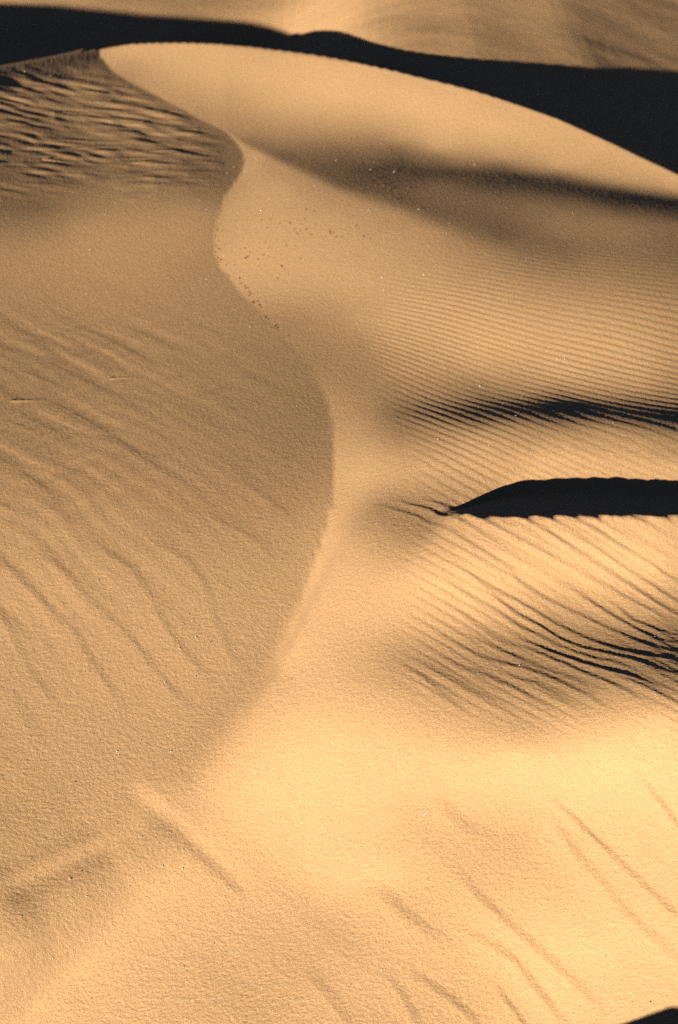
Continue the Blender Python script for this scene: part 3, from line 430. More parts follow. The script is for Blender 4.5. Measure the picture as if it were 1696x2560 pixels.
Z4 = lambda ox, *p: [(ox + a / 3.92, 1240 + b / 3.92) for a, b in p]
CRESTS = [
    (Z4(896, (820, 430), (950, 500), (1100, 600), (1300, 760), (1568, 970)), 1.3),
    (Z4(896, (780, 580), (900, 650), (1050, 780), (1200, 920), (1350, 1050)), 1.1),
    (Z4(896, (700, 720), (850, 830), (1000, 960), (1200, 1110), (1400, 1220)), 1.1),
    (Z4(896, (820, 1060), (1000, 1190), (1200, 1330), (1400, 1450), (1568, 1530)), 1.4),
    ([(970, 1248), (1020, 1262), (1075, 1277), (1140, 1301), (1190, 1325)], 2.2),
    ([(930, 1262), (985, 1276), (1040, 1293), (1100, 1322)], 1.6),
    ([(1040, 1246), (1085, 1259), (1130, 1274), (1190, 1297), (1240, 1320)], 2.2),
    (Z4(896, (560, 125), (620, 145), (750, 185), (900, 240), (1050, 300), (1200, 390), (1380, 510), (1568, 640)) + Z4(1296, (250, 770), (450, 900), (600, 985)), 1.6),
    (Z4(896, (700, 95), (880, 140), (1000, 175), (1100, 215), (1250, 270), (1400, 340), (1568, 440)) + Z4(1296, (280, 600), (600, 760), (880, 930), (1070, 1040), (1300, 1150), (1568, 1310)), 1.9),
    (Z4(1296, (60, 150), (190, 200), (400, 300), (580, 410), (760, 540), (880, 620), (1080, 750), (1300, 890), (1568, 1060), (1750, 1180)), 2.1),
    (Z4(1296, (300, 140), (430, 190), (600, 280), (800, 400), (950, 500), (1130, 590), (1300, 690), (1568, 870), (1750, 990)), 2.2),
    (Z4(896, (1250, 180), (1400, 210)) + Z4(1296, (0, 225), (200, 320), (400, 460), (560, 580), (720, 690), (880, 790), (1060, 890), (1200, 980), (1380, 1090), (1568, 1190), (1750, 1290)), 2.3),
    (Z4(896, (1300, 260), ) + Z4(1296, (0, 310), (200, 430), (350, 530)), 1.2),
    (Z4(1296, (700, 170), (1000, 200), (1200, 270), (1400, 390), (1568, 480)), 1.7),
    (Z4(1296, (1000, 160), (1280, 200), (1450, 260), (1568, 320)), 1.4),
    (Z4(1296, (680, 215), (850, 290), (1100, 430), (1300, 530), (1568, 690)), 1.4),
    (Z4(896, (900, 420), (1150, 590), (1400, 780), (1568, 890)) + Z4(1296, (250, 1060), (450, 1160)), 1.1),
    (Z4(896, (700, 270), (860, 330), (1000, 420), (1150, 520), (1300, 630), (1450, 740), (1568, 860)) + Z4(1296, (200, 1000), (400, 1090), (600, 1190), (800, 1290), (1000, 1370), (1200, 1450), (1400, 1510), (1568, 1545), (1700, 1570)), 2.0),
    (Z4(896, (1050, 780), (1250, 950), (1400, 1080), (1568, 1200)) + Z4(1296, (200, 1290), (400, 1420), (600, 1500), (800, 1540), (1000, 1590), (1200, 1640), (1400, 1720), (1568, 1770), (1700, 1810)), 2.3),
    (Z4(896, (1000, 700), (1200, 880), (1400, 1000), (1568, 1060)) + Z4(1296, (200, 1170), (400, 1290), (600, 1390), (800, 1460), (1000, 1520), (1200, 1570), (1568, 1620), (1700, 1640)), 2.2),
    (Z4(1296, (250, 720), (450, 880), (600, 990), (800, 1130), (900, 1195), (1100, 1300), (1250, 1370), (1400, 1430), (1568, 1460), (1700, 1490)), 2.1),
    (Z4(1296, (800, 1000), (950, 1110), (1100, 1240), (1200, 1270), (1350, 1320), (1568, 1390), (1700, 1430)), 1.8),
    (Z4(896, (1100, 950), (1300, 1120), (1568, 1310)) + Z4(1296, (200, 1390), (400, 1500), (750, 1610), (900, 1640), (1100, 1700), (1250, 1730)), 1.8),
    (Z4(896, (900, 1290), (1100, 1400), (1300, 1490), (1568, 1610)) + Z4(1296, (150, 1670), (300, 1750)), 1.6),
    (Z4(896, (1450, 1380)) + Z4(1296, (40, 1440), (150, 1480), (300, 1550), (500, 1620), (700, 1680), (880, 1730), (1100, 1780), (1250, 1840), (1380, 1890), (1480, 1930)), 3.0),
    (Z4(896, (1350, 1440)) + Z4(1296, (0, 1490), (120, 1535), (300, 1620), (440, 1670), (600, 1740), (800, 1820), (1000, 1910), (1200, 2020), (1350, 2090)), 2.2),
    (Z4(1296, (800, 1740), (950, 1790), (1200, 1870), (1400, 1960), (1568, 2060), (1700, 2130)), 1.7),
    (Z4(896, (700, 1340), (1000, 1490), (1200, 1590), (1400, 1660), (1568, 1700)) + Z4(1296, (40, 1710), (200, 1770), (400, 1850), (550, 1920), (670, 1980), (800, 2070), (950, 2170), (1020, 2210)), 2.4),
    (Z4(896, (1300, 1600), (1568, 1650)) + Z4(1296, (150, 1690), (300, 1745), (480, 1800), (700, 1880), (900, 1960), (1100, 2060)), 1.3),
    (Z4(896, (700, 1550), (900, 1640), (1100, 1720), (1300, 1800), (1568, 1930)) + Z4(1296, (100, 2010), (250, 2100), (400, 2200)), 2.0),
    (Z4(896, (1300, 1680), (1568, 1820)) + Z4(1296, (150, 1860), (300, 1950), (450, 2040), (600, 2110), (700, 2160)), 2.0),
    (Z4(896, (450, 1560), (700, 1690), (900, 1800), (1100, 1920), (1300, 2020), (1450, 2110), (1540, 2180)), 1.9),
    (Z4(896, (360, 1620), (500, 1720), (600, 1780), (750, 1900), (900, 2020), (1000, 2100), (1100, 2190)), 1.8),
]
LONG = [
    ([(1340, 1965), (1367, 1990), (1443, 2061), (1497, 2115), (1567, 2185), (1632, 2245), (1696, 2300), (1780, 2370)], 1.7, 30, 9),
    ([(1340, 2010), (1373, 2055), (1448, 2158), (1497, 2212), (1551, 2282), (1605, 2336), (1659, 2380), (1740, 2440)], 1.7, 30, 14),
    ([(1575, 1920), (1605, 1963), (1648, 2017), (1696, 2082), (1760, 2160)], 1.6, 30, 9),
    ([(1060, 1990), (1108, 2040), (1151, 2082), (1227, 2110)], 1.6, 40, 22),
    ([(1120, 2160), (1140, 2190), (1194, 2255), (1259, 2320), (1335, 2385), (1416, 2450), (1481, 2526), (1520, 2580)], 1.6, 30, 14),
    ([(900, 2210), (945, 2245), (999, 2299), (1064, 2347), (1151, 2396)], 1.6, 40, 18),
    ([(1130, 2320), (1172, 2347), (1227, 2380), (1281, 2418), (1351, 2504), (1394, 2560), (1430, 2620)], 1.8, 30, 12),
    ([(1000, 2430), (1064, 2472), (1118, 2504), (1172, 2553), (1220, 2620)], 1.6, 26, 12),
    ([(940, 2430), (994, 2488), (1037, 2558), (1070, 2620)], 1.2, 26, 12),
    ([(1220, 2460), (1259, 2510), (1297, 2560), (1340, 2630)], 1.3, 26, 9),
    ([(740, 2420), (800, 2480), (860, 2560), (900, 2620)], 1.2, 30, 16),
    ([(330, 2240), (380, 2300), (420, 2330)], 1.0, 40, 20),
    ([(-60, 1345), (0, 1399), (65, 1475), (124, 1529), (178, 1583), (215, 1650), (260, 1715), (320, 1800)], 1.5, 32, 13),
    ([(60, 1365), (103, 1394), (162, 1437), (216, 1496), (281, 1561), (324, 1610), (379, 1680), (427, 1734), (490, 1800)], 1.5, 32, 13),
    ([(220, 1340), (260, 1383), (324, 1426), (370, 1500), (400, 1560), (433, 1605), (487, 1669), (545, 1728)], 1.35, 32, 14),
    ([(350, 1335), (395, 1367), (460, 1404), (500, 1460), (530, 1545), (568, 1632), (615, 1700)], 1.2, 32, 15),
    ([(480, 1265), (530, 1296), (579, 1323), (638, 1356), (680, 1410)], 1.0, 28, 12),
    ([(-30, 1500), (20, 1590), (70, 1686), (108, 1740), (150, 1790)], 1.3, 32, 14),
    ([(-20, 1690), (30, 1760), (80, 1850), (120, 1900)], 1.0, 34, 18),
    ([(560, 1180), (630, 1225), (700, 1275), (745, 1320)], 0.8, 28, 13),
    ([(-40, 1230), (20, 1275), (60, 1305)], 0.9, 26, 10),
    ([(0, 1050), (60, 1070), (100, 1085)], 0.9, 26, 10),
    ([(130, 1055), (180, 1080), (225, 1105)], 1.1, 26, 10),
    ([(0, 908), (40, 925), (110, 950), (160, 975)], 0.8, 26, 10),
    ([(355, 1132), (400, 1150)], 1.2, 20, 8),
]
RIP = [poly_ripple(l, a * 0.8e-3, 0.028, 0.011, 0.09) for l, a in CRESTS[:-6]]
RIP += [poly_ripple(l, a * 0.62e-3, 0.028, 0.012, 0.11) for l, a in CRESTS[-6:]]
RIP += [poly_ripple(l, a * (0.56e-3 if l[0][0] < 620 else 1.1e-3), r * 1e-3, f * 1.2e-3, 0.08) for l, a, r, f in LONG]


def add_crest_lines(x, y, z):
    for gx, gy, amp, rise, fall, fade in RIP:
        if len(gx) < 2:
            continue
        R = 5 * rise
        m = np.where((x > gx.min() - R) & (x < gx.max() + R) & (y > gy.min() - R) & (y < gy.max() + R))[0]
        if not len(m):
            continue
        px, py = x[m], y[m]
        seg = np.hypot(np.diff(gx), np.diff(gy)); cum = np.concatenate([[0], np.cumsum(seg)])
        total = cum[-1]
        d2 = np.full(len(m), 1e9); sd = np.zeros(len(m)); al = np.zeros(len(m))
        for k in range(len(seg)):
            ex, ey = (gx[k + 1] - gx[k]) / seg[k], (gy[k + 1] - gy[k]) / seg[k]
            t = (px - gx[k]) * ex + (py - gy[k]) * ey
            tc = np.clip(t, 0, seg[k])
            qx, qy = px - gx[k] - tc * ex, py - gy[k] - tc * ey
            dd = qx * qx + qy * qy
            # sign: downstream of the crest is where the light goes
            nx, ny = -ey, ex
            if nx * SX + ny * SY < 0:
                nx, ny = -nx, -ny
            s = np.where(qx * nx + qy * ny >= 0, 1.0, -1.0)
            b = dd < d2
            d2 = np.where(b, dd, d2); sd = np.where(b, s, sd); al = np.where(b, cum[k] + t, al)
        wob = 0.002 * value_noise(px * 9, py * 9, 5)
        d = np.sqrt(d2) * sd + wob
        w = fall
        up = np.exp(np.minimum(d, 0) / rise)
        down = 1 - smooth(0, 1, d / w)
        prof = np.where(d < 0, up, down)
        f = min(fade, total * 0.4)
        env = smooth(-0.01, f, al) * smooth(-0.01, f, total - al)
        env = env * (1 + 0.25 * value_noise(px * 14, py * 14, 9))
        z[m] += amp * prof * env
    return z


def ripple_field(x, y, h):
    """fine regular ripples, ripple trains crossing on the left, wind tails"""
    u, v = project(x, y, h)
    fwd = y * CP - (h - CAM_Z) * SP
    n1 = value_noise(x * 3.1, y * 3.1, 11); n2 = value_noise(x * 7.3, y * 7.3, 12); n3 = value_noise(x * 1.7 + 5, y * 4.0, 13)
    du = u - 1296
    # regular train on the right
    vv = v - 640
    m0 = 0.17 + 0.17 * smooth(660, 980, v) + 0.13 * smooth(1030, 1180, v)
    c = v - m0 * du + (0.00012 + 0.00012 * smooth(800, 1150, v)) * du * du
    # spacing grows towards the viewer
    sp = np.interp(c, [300, 480, 560, 650, 740, 900, 1000, 1150, 1300], [5, 6, 7.5, 10, 13, 14, 15, 19, 26])
    cc = np.linspace(0, 2600, 1301)
    spc = np.interp(cc, [300, 480, 560, 650, 740, 900, 1000, 1150, 1300], [5, 6, 7.5, 10, 13, 14, 15, 19, 26])
    ph_t = np.concatenate([[0], np.cumsum(2.0 / spc[:-1])])
    ph = np.interp(c, cc, ph_t) + 0.55 * n1 + 0.18 * n2
    lam = sp * fwd / F / 0.50
    side = smooth(0, 160, u - np.interp(v, [300, 560, 700, 860, 1000, 1100, 1200, 1300], [1150, 1150, 900, 850, 930, 980, 1000, 1050]))
    env = side * smooth(500, 760, v - 0.12 * du) * (1 - smooth(1270, 1310, v))
    env = env * (0.75 + 0.45 * value_noise(x * 4 + 3, y * 6, 15))
    amp = 0.095 * lam / (2 * math.pi) * np.clip(env, 0, 1.3)
    a = ph - np.floor(ph)
    wave = np.sin(2 * math.pi * a) + 0.22 * np.sin(4 * math.pi * a + 0.6)
    z = amp * wave
    # dark band: stronger, shadowed ripples
    band = np.exp(-((v - np.interp(u, [900, 1000, 1200, 1400, 1700], [1000, 1035, 1030, 1022, 1040])) / 38) ** 2) * smooth(960, 1100, u)
    z = z + 0.05 * lam / (2 * math.pi) * band * wave
    # left: trains of broken ripples crossing each other
    cr = np.array(CREST, float)
    cu = np.interp(v, cr[:28, 1], cr[:28, 0])
    L = smooth(4, 60, cu - u)
    up = smooth(520, 400, v) if False else 1 - smooth(365, 530, v + 0.05 * u + 40 * n2)
    up = up * np.clip((560 - u) / 120, 0, 1) ** 0.5 * smooth(150, 215, v)
    xa = x * 0.98 + y * 0.17; ya = y * 0.98 - x * 0.17
    xb = x * 0.97 - y * 0.24; yb = y * 0.97 + x * 0.24
    wx = 0.5 * value_noise(x * 6, y * 6, 20)
    r1 = value_noise(xa * 11, ya * 26 + wx, 21)
    r2 = value_noise(xb * 12, yb * 30 + wx, 22)
    r4 = value_noise(xa * 20, ya * 42, 24)
    r3 = np.sin(2 * math.pi * (yb * 13 + 0.6 * n2))
    # the wider train in front of the hollow
    cb = v - 0.55 * (u - 1296) + 12 * n1 + 6 * n2
    tr = smooth(960, 1120, u) * smooth(1290, 1330, v) * (1 - smooth(1740, 1850, v - 0.1 * (u - 1296)))
    pb = cb / 26.0
    z = z + tr * 0.00026 * (np.sin(2 * math.pi * pb) + 0.3 * np.sin(4 * math.pi * pb + 0.8)) * (0.7 + 0.6 * n2)
    z = z + L * up * (0.0019 * (1 - np.abs(r1)) ** 1.4 + 0.0022 * r2 + 0.0009 * r4
                      + 0.0009 * r3 * np.exp(-((v - 285) / 35) ** 2))
    mid = smooth(640, 900, v) * (1 - smooth(1480, 1800, v)) * smooth(0, 250, np.interp(v, cr[:, 1], cr[:, 0]) - u)
    mid = mid * (0.5 + 0.5 * (1 - smooth(200, 620, u)))
    xa = x * 0.78 + y * 0.62; ya = y * 0.78 - x * 0.62
    xb = x * 0.66 - y * 0.75; yb = y * 0.66 + x * 0.75
    r1 = value_noise(xa * 5, ya * 27 + 0.5 * n2, 31); r2 = value_noise(xb * 4.5, yb * 28 + 0.5 * n1, 32)
    z = z + mid * (0.00009 * np.sin(2 * math.pi * (ya * 24 + 0.9 * n1)) * (1 + n2) + 0.00009 * np.sin(2 * math.pi * (yb * 27 + 0.9 * n2)) * (1 - n2))
    z = z + 0.65 * mid * (0.0010 * r1 + 0.0010 * r2 + 0.0004 * (1 - np.abs(r2)) ** 1.5)
    # faint broad ripples on the apron
    ap = smooth(1850, 2100, v)
    z = z + ap * 0.0007 * value_noise(xb * 4.0, yb * 20, 41)
    return z, u, v


TAILS = [(32, 1003, 0.080, 0.0015), (278, 946, 0.060, 0.0012), (112, 398, 0.12, 0.0028), (405, 2012, 0.0, 0)][:3]
_t0 = np.array(TAILS)
TX, TY = hit(_t0[:, 0], _t0[:, 1])


def wind_tails(x, y):
    z = np.zeros_like(x)
    for k, (tx, ty) in enumerate(zip(TX, TY)):
        ln, hg = TAILS[k][2], TAILS[k][3]
        a = (x - tx); b = (y - ty) + 0.10 * a
        w = 0.0035 + 0.0006 * (ln > 0.06) * 3
        z += hg * np.exp(-(b / w) ** 2) * smooth(-0.006, 0.004, a) * (1 - smooth(0.2 * ln, ln, a))
    return z


def grain_relief(x, y):
    return (0.00016 * value_noise(x * 210, y * 410, 51) + 0.00022 * value_noise(x * 340, y * 640, 52)
            + 0.00006 * value_noise(x * 90, y * 170, 53))


# ------------------------------------------------------------------ materials
def sand_material(name, base, bump=0.75, scale=1.0, far=False):
    m = bpy.data.materials.new(name); m.use_nodes = True
    nt = m.node_tree; nd = nt.nodes; lk = nt.links
    b = nd["Principled BSDF"]
    b.inputs["Roughness"].default_value = 0.95
    b.inputs["Specular IOR Level"].default_value = 0.15
    b.inputs["Diffuse Roughness"].default_value = 0.0
    geo = nd.new("ShaderNodeNewGeometry")
    n1 = nd.new("ShaderNodeTexNoise"); n1.inputs["Scale"].default_value = 2.3; n1.inputs["Detail"].default_value = 4
    n2 = nd.new("ShaderNodeTexNoise"); n2.inputs["Scale"].default_value = 900 / scale; n2.inputs["Detail"].default_value = 2
    lk.new(geo.outputs["Position"], n1.inputs["Vector"]); lk.new(geo.outputs["Position"], n2.inputs["Vector"])
    c1 = nd.new("ShaderNodeValToRGB")
    c1.color_ramp.elements[0].position = 0.35; c1.color_ramp.elements[1].position = 0.65
    c1.color_ramp.elements[0].color = [c * 0.95 for c in base] + [1]
    c1.color_ramp.elements[1].color = [min(1, c * 1.04) for c in base] + [1]
    lk.new(n1.outputs["Fac"], c1.inputs[0])
    c2 = nd.new("ShaderNodeValToRGB")
    c2.color_ramp.elements[0].position = 0.36; c2.color_ramp.elements[1].position = 0.66
    c2.color_ramp.elements[0].color = (0.60, 0.56, 0.52, 1); c2.color_ramp.elements[1].color = (1.24, 1.25, 1.27, 1)
    lk.new(n2.outputs["Fac"], c2.inputs[0])
    mx = nd.new("ShaderNodeMix"); mx.data_type = 'RGBA'; mx.blend_type = 'MULTIPLY'; mx.inputs[0].default_value = 0.8
    lk.new(c1.outputs[0], mx.inputs[6]); lk.new(c2.outputs[0], mx.inputs[7])
    lk.new(mx.outputs[2], b.inputs["Base Color"])
    n3 = nd.new("ShaderNodeTexNoise"); n3.inputs["Scale"].default_value = 620 / scale; n3.inputs["Detail"].default_value = 3
    n3.inputs["Roughness"].default_value = 0.6
    lk.new(geo.outputs["Position"], n3.inputs["Vector"])
    bp = nd.new("ShaderNodeBump"); bp.inputs["Strength"].default_value = bump; bp.inputs["Distance"].default_value = 0.0012 * scale
    lk.new(n3.outputs["Fac"], bp.inputs["Height"]); lk.new(bp.outputs[0], b.inputs["Normal"])
    return m


SAND = (0.58, 0.382, 0.197)
sand = sand_material("sand", SAND)
far_sand = sand_material("far_sand", SAND, scale=2.0)


def grid_mesh(name, X, Y, Z, mat):
    r, c = X.shape
    me = bpy.data.meshes.new(name)
    co = np.stack([X, Y, Z], -1).reshape(-1, 3).astype(np.float32)
    i = np.arange(r * c).reshape(r, c)
    q = np.stack([i[:-1, :-1], i[:-1, 1:], i[1:, 1:], i[1:, :-1]], -1).reshape(-1, 4).astype(np.int32)
    me.vertices.add(len(co)); me.vertices.foreach_set("co", co.ravel())
    me.loops.add(q.size); me.loops.foreach_set("vertex_index", q.ravel())
    me.polygons.add(len(q))
    me.polygons.foreach_set("loop_start", np.arange(0, q.size, 4, dtype=np.int32))
    me.polygons.foreach_set("use_smooth", np.ones(len(q), dtype=bool))
    me.update(calc_edges=True)
    me.materials.append(mat)
    o = bpy.data.objects.new(name, me)
    scene.collection.objects.link(o)
    o["kind"] = "structure"
    return o


# ------------------------------------------------------------------ the dune
def far_height(x, y):
    zq = np.interp(x, FQX, FQZ); yq = np.interp(x, FQX, FQY)
    return zq + (0.07 * smooth(0.35, 1.3, x) - 0.03 * np.exp(-((x - 0.1) / 0.6) ** 2)) * (y - yq)


FQX = np.linspace(-4, 6, 201)
FQZ = np.interp(FQX, [-4, -0.6, -0.25, -0.12, 0.0, 0.1, 0.3, 0.5, 0.9, 1.2, 1.55, 2.2, 6], [-0.52, -0.48, -0.44, -0.39, -0.32, -0.265, -0.215, -0.195, -0.24, -0.34, -0.44, -0.45, -0.6])
FQY = 5.35 + 0 * FQX
_k = np.exp(-np.linspace(-2, 2, 7) ** 2); _k /= _k.sum()
FQZ = np.convolve(np.pad(FQZ, 3, mode='edge'), _k, 'valid'); FQY = np.convolve(np.pad(FQY, 3, mode='edge'), _k, 'valid')


def n_wave(x):
    return value_noise(x * 5, x * 0, 81)


def dune_height(x, y, fine=True):
    """x, y flat arrays -> surface height"""
    h = height0(x, y)
    # unseen left end of the dune, height added here to cast the far shadow
    yb = np.interp(x, BX, BY)
    want = np.interp(x, [-5, -2.9, -2.4, -1.9, -1.5, -1.25], SHADOW_MOUND) + 0.06 * (y - yb)
    k = (1 - smooth(-1.5, -1.2, x)) * smooth(-1.1, -0.25, y - yb)
    h = h * (1 - k) + want * k
    # unseen sand ridge below the frame, added and shaped to shade its bottom right corner
    top = -0.037 + 0.249 * np.minimum(x, 1.1) - 0.9 * np.maximum(0, 0.136 - x) - 0.5 * np.maximum(0, x - 1.3) + 0.005 * np.sin(x * 41) + 0.003 * np.sin(x * 97 + 1)
    ridge = top - 0.30 * np.maximum(0, 0.70 - y) - 0.62 * np.maximum(0, y - 0.70)
    dif = ridge - h
    h = np.where(dif > 0.012, ridge, np.where(dif < -0.012, h, h + (dif + 0.012) ** 2 / 0.048))
    d = brink_distance(x, y)
    if fine:
        rip, u, v = ripple_field(x, y, h)
        keep = 1 - smooth(0.0, 0.05, d)
        d = d + 0.0016 * smooth(-0.88, -0.7, x) * (1 - 0.8 * smooth(0.35, 0.6, x)) * np.sin(2 * math.pi * x / 0.036 + 3 * n_wave(x)) * (1 + 0.5 * n_wave(x * 3 + 7))
        rel = np.zeros_like(h)
        rel += rip
        rel = add_crest_lines(x, y, rel)
        rel += grain_relief(x, y) + wind_tails(x, y)
        h = h + rel * keep
    e = np.where(x < -0.93, 0.03, 0.012)
    dd = np.maximum(d, 0)
    h = h - math.tan(math.radians(33)) * (np.sqrt(dd * dd + e * e) - e)
    # fringe sinks to the surrounding plain
    edge = np.minimum.reduce([x - EX0, X1 - x, y - Y0, np.full_like(x, 9.0)])
    h = h - 0.6 * (1 - smooth(0.0, 0.9, edge)) ** 2
    return np.maximum(h, -0.75)


SHADOW_MOUND = [0.12, 0.10, 0.07, 0.05, 0.01, -0.03]
ROWS, COLS = RES
vv = np.concatenate([np.linspace(3300, 2620, 50, endpoint=False), np.linspace(2620, 90, ROWS)])
ys = CAM_Z / np.tan(np.radians(PITCH) + np.arctan((vv - 1280) / F))
ys = np.concatenate([ys, np.linspace(ys[-1], ys[-1] + 1.2, 70)[1:]])
ys = np.concatenate([np.linspace(Y0, ys[0], 16)[:-1], ys])
tt = np.linspace(-1.08, 1.08, COLS)
W = 0.2385 * (ys * CP + CAM_Z * SP) * 1.0
side = np.linspace(0, 1, 110)[1:] ** 1.6
Xc = W[:, None] * tt[None]
Xl = Xc[:, :1] + (EX0 - Xc[:, :1]) * side[None, ::-1]
Xr = Xc[:, -1:] + (X1 - Xc[:, -1:]) * side[None]
XX = np.concatenate([Xl, Xc, Xr], 1)
YY = np.repeat(ys[:, None], XX.shape[1], 1)
ZZ = np.empty_like(XX)
for k in range(0, len(ys), 100):
    sl = slice(k, k + 100)
    ZZ[sl] = dune_height(XX[sl].ravel(), YY[sl].ravel()).reshape(XX[sl].shape)
dune = grid_mesh("dune", XX, YY, ZZ, sand)
print("dune", round(time.time() - _t, 1), "s", XX.size)

# ------------------------------------------------------------------ valley and far slope
fy = np.concatenate([np.linspace(2.8, 8.5, 420), np.linspace(8.5, 30, 120)[1:]])
fx = np.concatenate([np.linspace(-30, -2.6, 40)[:-1], np.linspace(-2.6, 3.4, 520), np.linspace(3.4, 30, 40)[1:]])
FX, FY = np.meshgrid(fx, fy)
FZ = far_height(FX, FY)
lit = np.ones_like(FZ)
FZ += 0.0035 * value_noise(FX * 2.2, FY * 3.0, 67) + 0.0015 * value_noise(FX * 6, FY * 9, 62)
rr = smooth(0.3, 1.2, FX)
FZ += rr * 0.0016 * value_noise(FX * 5 + FY * 2, FY * 6 - FX * 2, 63) + rr * 0.0006 * (1 - np.abs(value_noise(FX * 11, FY * 13, 64)))
FZ -= 0.12 * np.exp(-((FX + 0.36) / 0.22) ** 2 - ((FY - 5.85) / 0.6) ** 2)
FZ += 0.03 * np.exp(-((FX - 0.15) / 0.2) ** 2 - ((FY - 5.3) / 0.5) ** 2)
FZ += 0.0006 * value_noise(FX * 60, FY * 80, 65)
FZ = FZ + np.maximum(0, FY - 9) * 0.10 + 0.8 * smooth(12, 28, FY) * value_noise(FX * .12, FY * .12, 66)
mb = brink_distance(FX, FY)
FZ = np.where(mb < 0.05, FZ - 0.15 * (1 - smooth(-0.6, 0.05, mb)), FZ)
far_dune = grid_mesh("far_dune", FX, FY, FZ, far_sand)

# ------------------------------------------------------------------ open desert all round
g1 = np.concatenate([-np.geomspace(900, 8, 40), np.linspace(-7, 7, 15), np.geomspace(8, 900, 40)])
GX, GY = np.meshgrid(g1, g1)
GR = np.hypot(GX, GY)
GZ = -0.9 + smooth(20, 120, GR) * 5 * value_noise(GX / 60, GY / 60, 71) - smooth(20, 60, GR) * 3
ground = grid_mesh("desert_ground", GX, GY, GZ, far_sand)


# ------------------------------------------------------------------ grit, pebbles and glinting grains
def plain(name, col, rough, spec=0.5):
    m = bpy.data.materials.new(name); m.use_nodes = True
    nt = m.node_tree; b = nt.nodes["Principled BSDF"]
    n = nt.nodes.new("ShaderNodeTexNoise"); n.inputs["Scale"].default_value = 700
    r = nt.nodes.new("ShaderNodeValToRGB")
    r.color_ramp.elements[0].color = [c * 0.7 for c in col] + [1]
    r.color_ramp.elements[1].color = [min(1, c * 1.2) for c in col] + [1]
    nt.links.new(n.outputs["Fac"], r.inputs[0]); nt.links.new(r.outputs[0], b.inputs["Base Color"])
    b.inputs["Roughness"].default_value = rough
    b.inputs["Specular IOR Level"].default_value = spec
    return m


orange = plain("orange_grit", (0.26, 0.115, 0.04), 0.7)
brown = plain("brown_grit", (0.10, 0.055, 0.03), 0.7)
quartz = plain("quartz", (0.88, 0.84, 0.76), 0.12, 0.8)


def stone_mesh(name, mat, seed, flat=0.7):
    """angular little stone about 1 m across, scaled down where it is used"""
    rnd = random.Random(seed)
    t = (1 + 5 ** 0.5) / 2
    vs = [(-1, t, 0), (1, t, 0), (-1, -t, 0), (1, -t, 0), (0, -1, t), (0, 1, t), (0, -1, -t), (0, 1, -t), (t, 0, -1), (t, 0, 1), (-t, 0, -1), (-t, 0, 1)]
    fs = [(0, 11, 5), (0, 5, 1), (0, 1, 7), (0, 7, 10), (0, 10, 11), (1, 5, 9), (5, 11, 4), (11, 10, 2), (10, 7, 6), (7, 1, 8),
          (3, 9, 4), (3, 4, 2), (3, 2, 6), (3, 6, 8), (3, 8, 9), (4, 9, 5), (2, 4, 11), (6, 2, 10), (8, 6, 7), (9, 8, 1)]
    vs = [tuple(c / 1.9 for c in v) for v in vs]
    edge = {}
    nf = []
    for a, b, c in fs:
        def mid(p, q):
            k = (min(p, q), max(p, q))
            if k not in edge:
                m = [(vs[p][i] + vs[q][i]) / 2 for i in range(3)]
                l = math.sqrt(sum(x * x for x in m))
                vs.append(tuple(x / l for x in m)); edge[k] = len(vs) - 1
            return edge[k]
        ab, bc, ca = mid(a, b), mid(b, c), mid(c, a)
        nf += [(a, ab, ca), (b, bc, ab), (c, ca, bc), (ab, bc, ca)]
    sx, sy = rnd.uniform(0.8, 1.2), rnd.uniform(0.7, 1.1)
    out = []
    for v in vs:
        j = rnd.uniform(0.82, 1.12)
        out.append((v[0] * 0.5 * j * sx, v[1] * 0.5 * j * sy, v[2] * 0.5 * j * flat))
    me = bpy.data.meshes.new(name)
    me.from_pydata(out, [], nf)
    me.materials.append(mat)
    return me


meshes = {c: [stone_mesh(c, m, 10 * i + k) for k in range(4)] for i, (c, m) in enumerate((("orange", orange), ("brown", brown), ("quartz", quartz)))}


def put(name, kind, u, v, size, label, cat, group, rnd, lift=0.18):
    QUEUE.append((name, rnd.choice(meshes[kind]), u, v, size, label, cat, group, lift,
                  (rnd.uniform(-0.4, 0.4), rnd.uniform(-0.4, 0.4), rnd.uniform(0, 6.28))))


QUEUE = []


def place_all():
    qx, qy = hit(np.array([q[2] for q in QUEUE], float), np.array([q[3] for q in QUEUE], float))
    ok = ~np.isnan(qx)
    qx = np.where(ok, qx, 0); qy = np.where(ok, qy, 2)
    qz = dune_height(qx, qy)
    for k, (name, mesh, u, v, size, label, cat, group, lift, rot) in enumerate(QUEUE):
        if not ok[k]:
            continue
        o = bpy.data.objects.new(name, mesh)
        o.location = (qx[k], qy[k], qz[k] + lift * size)
        o.rotation_euler = rot
        o.scale = (size, size, size)
        o["label"] = label; o["category"] = cat
        if group:
            o["group"] = group
        scene.collection.objects.link(o)


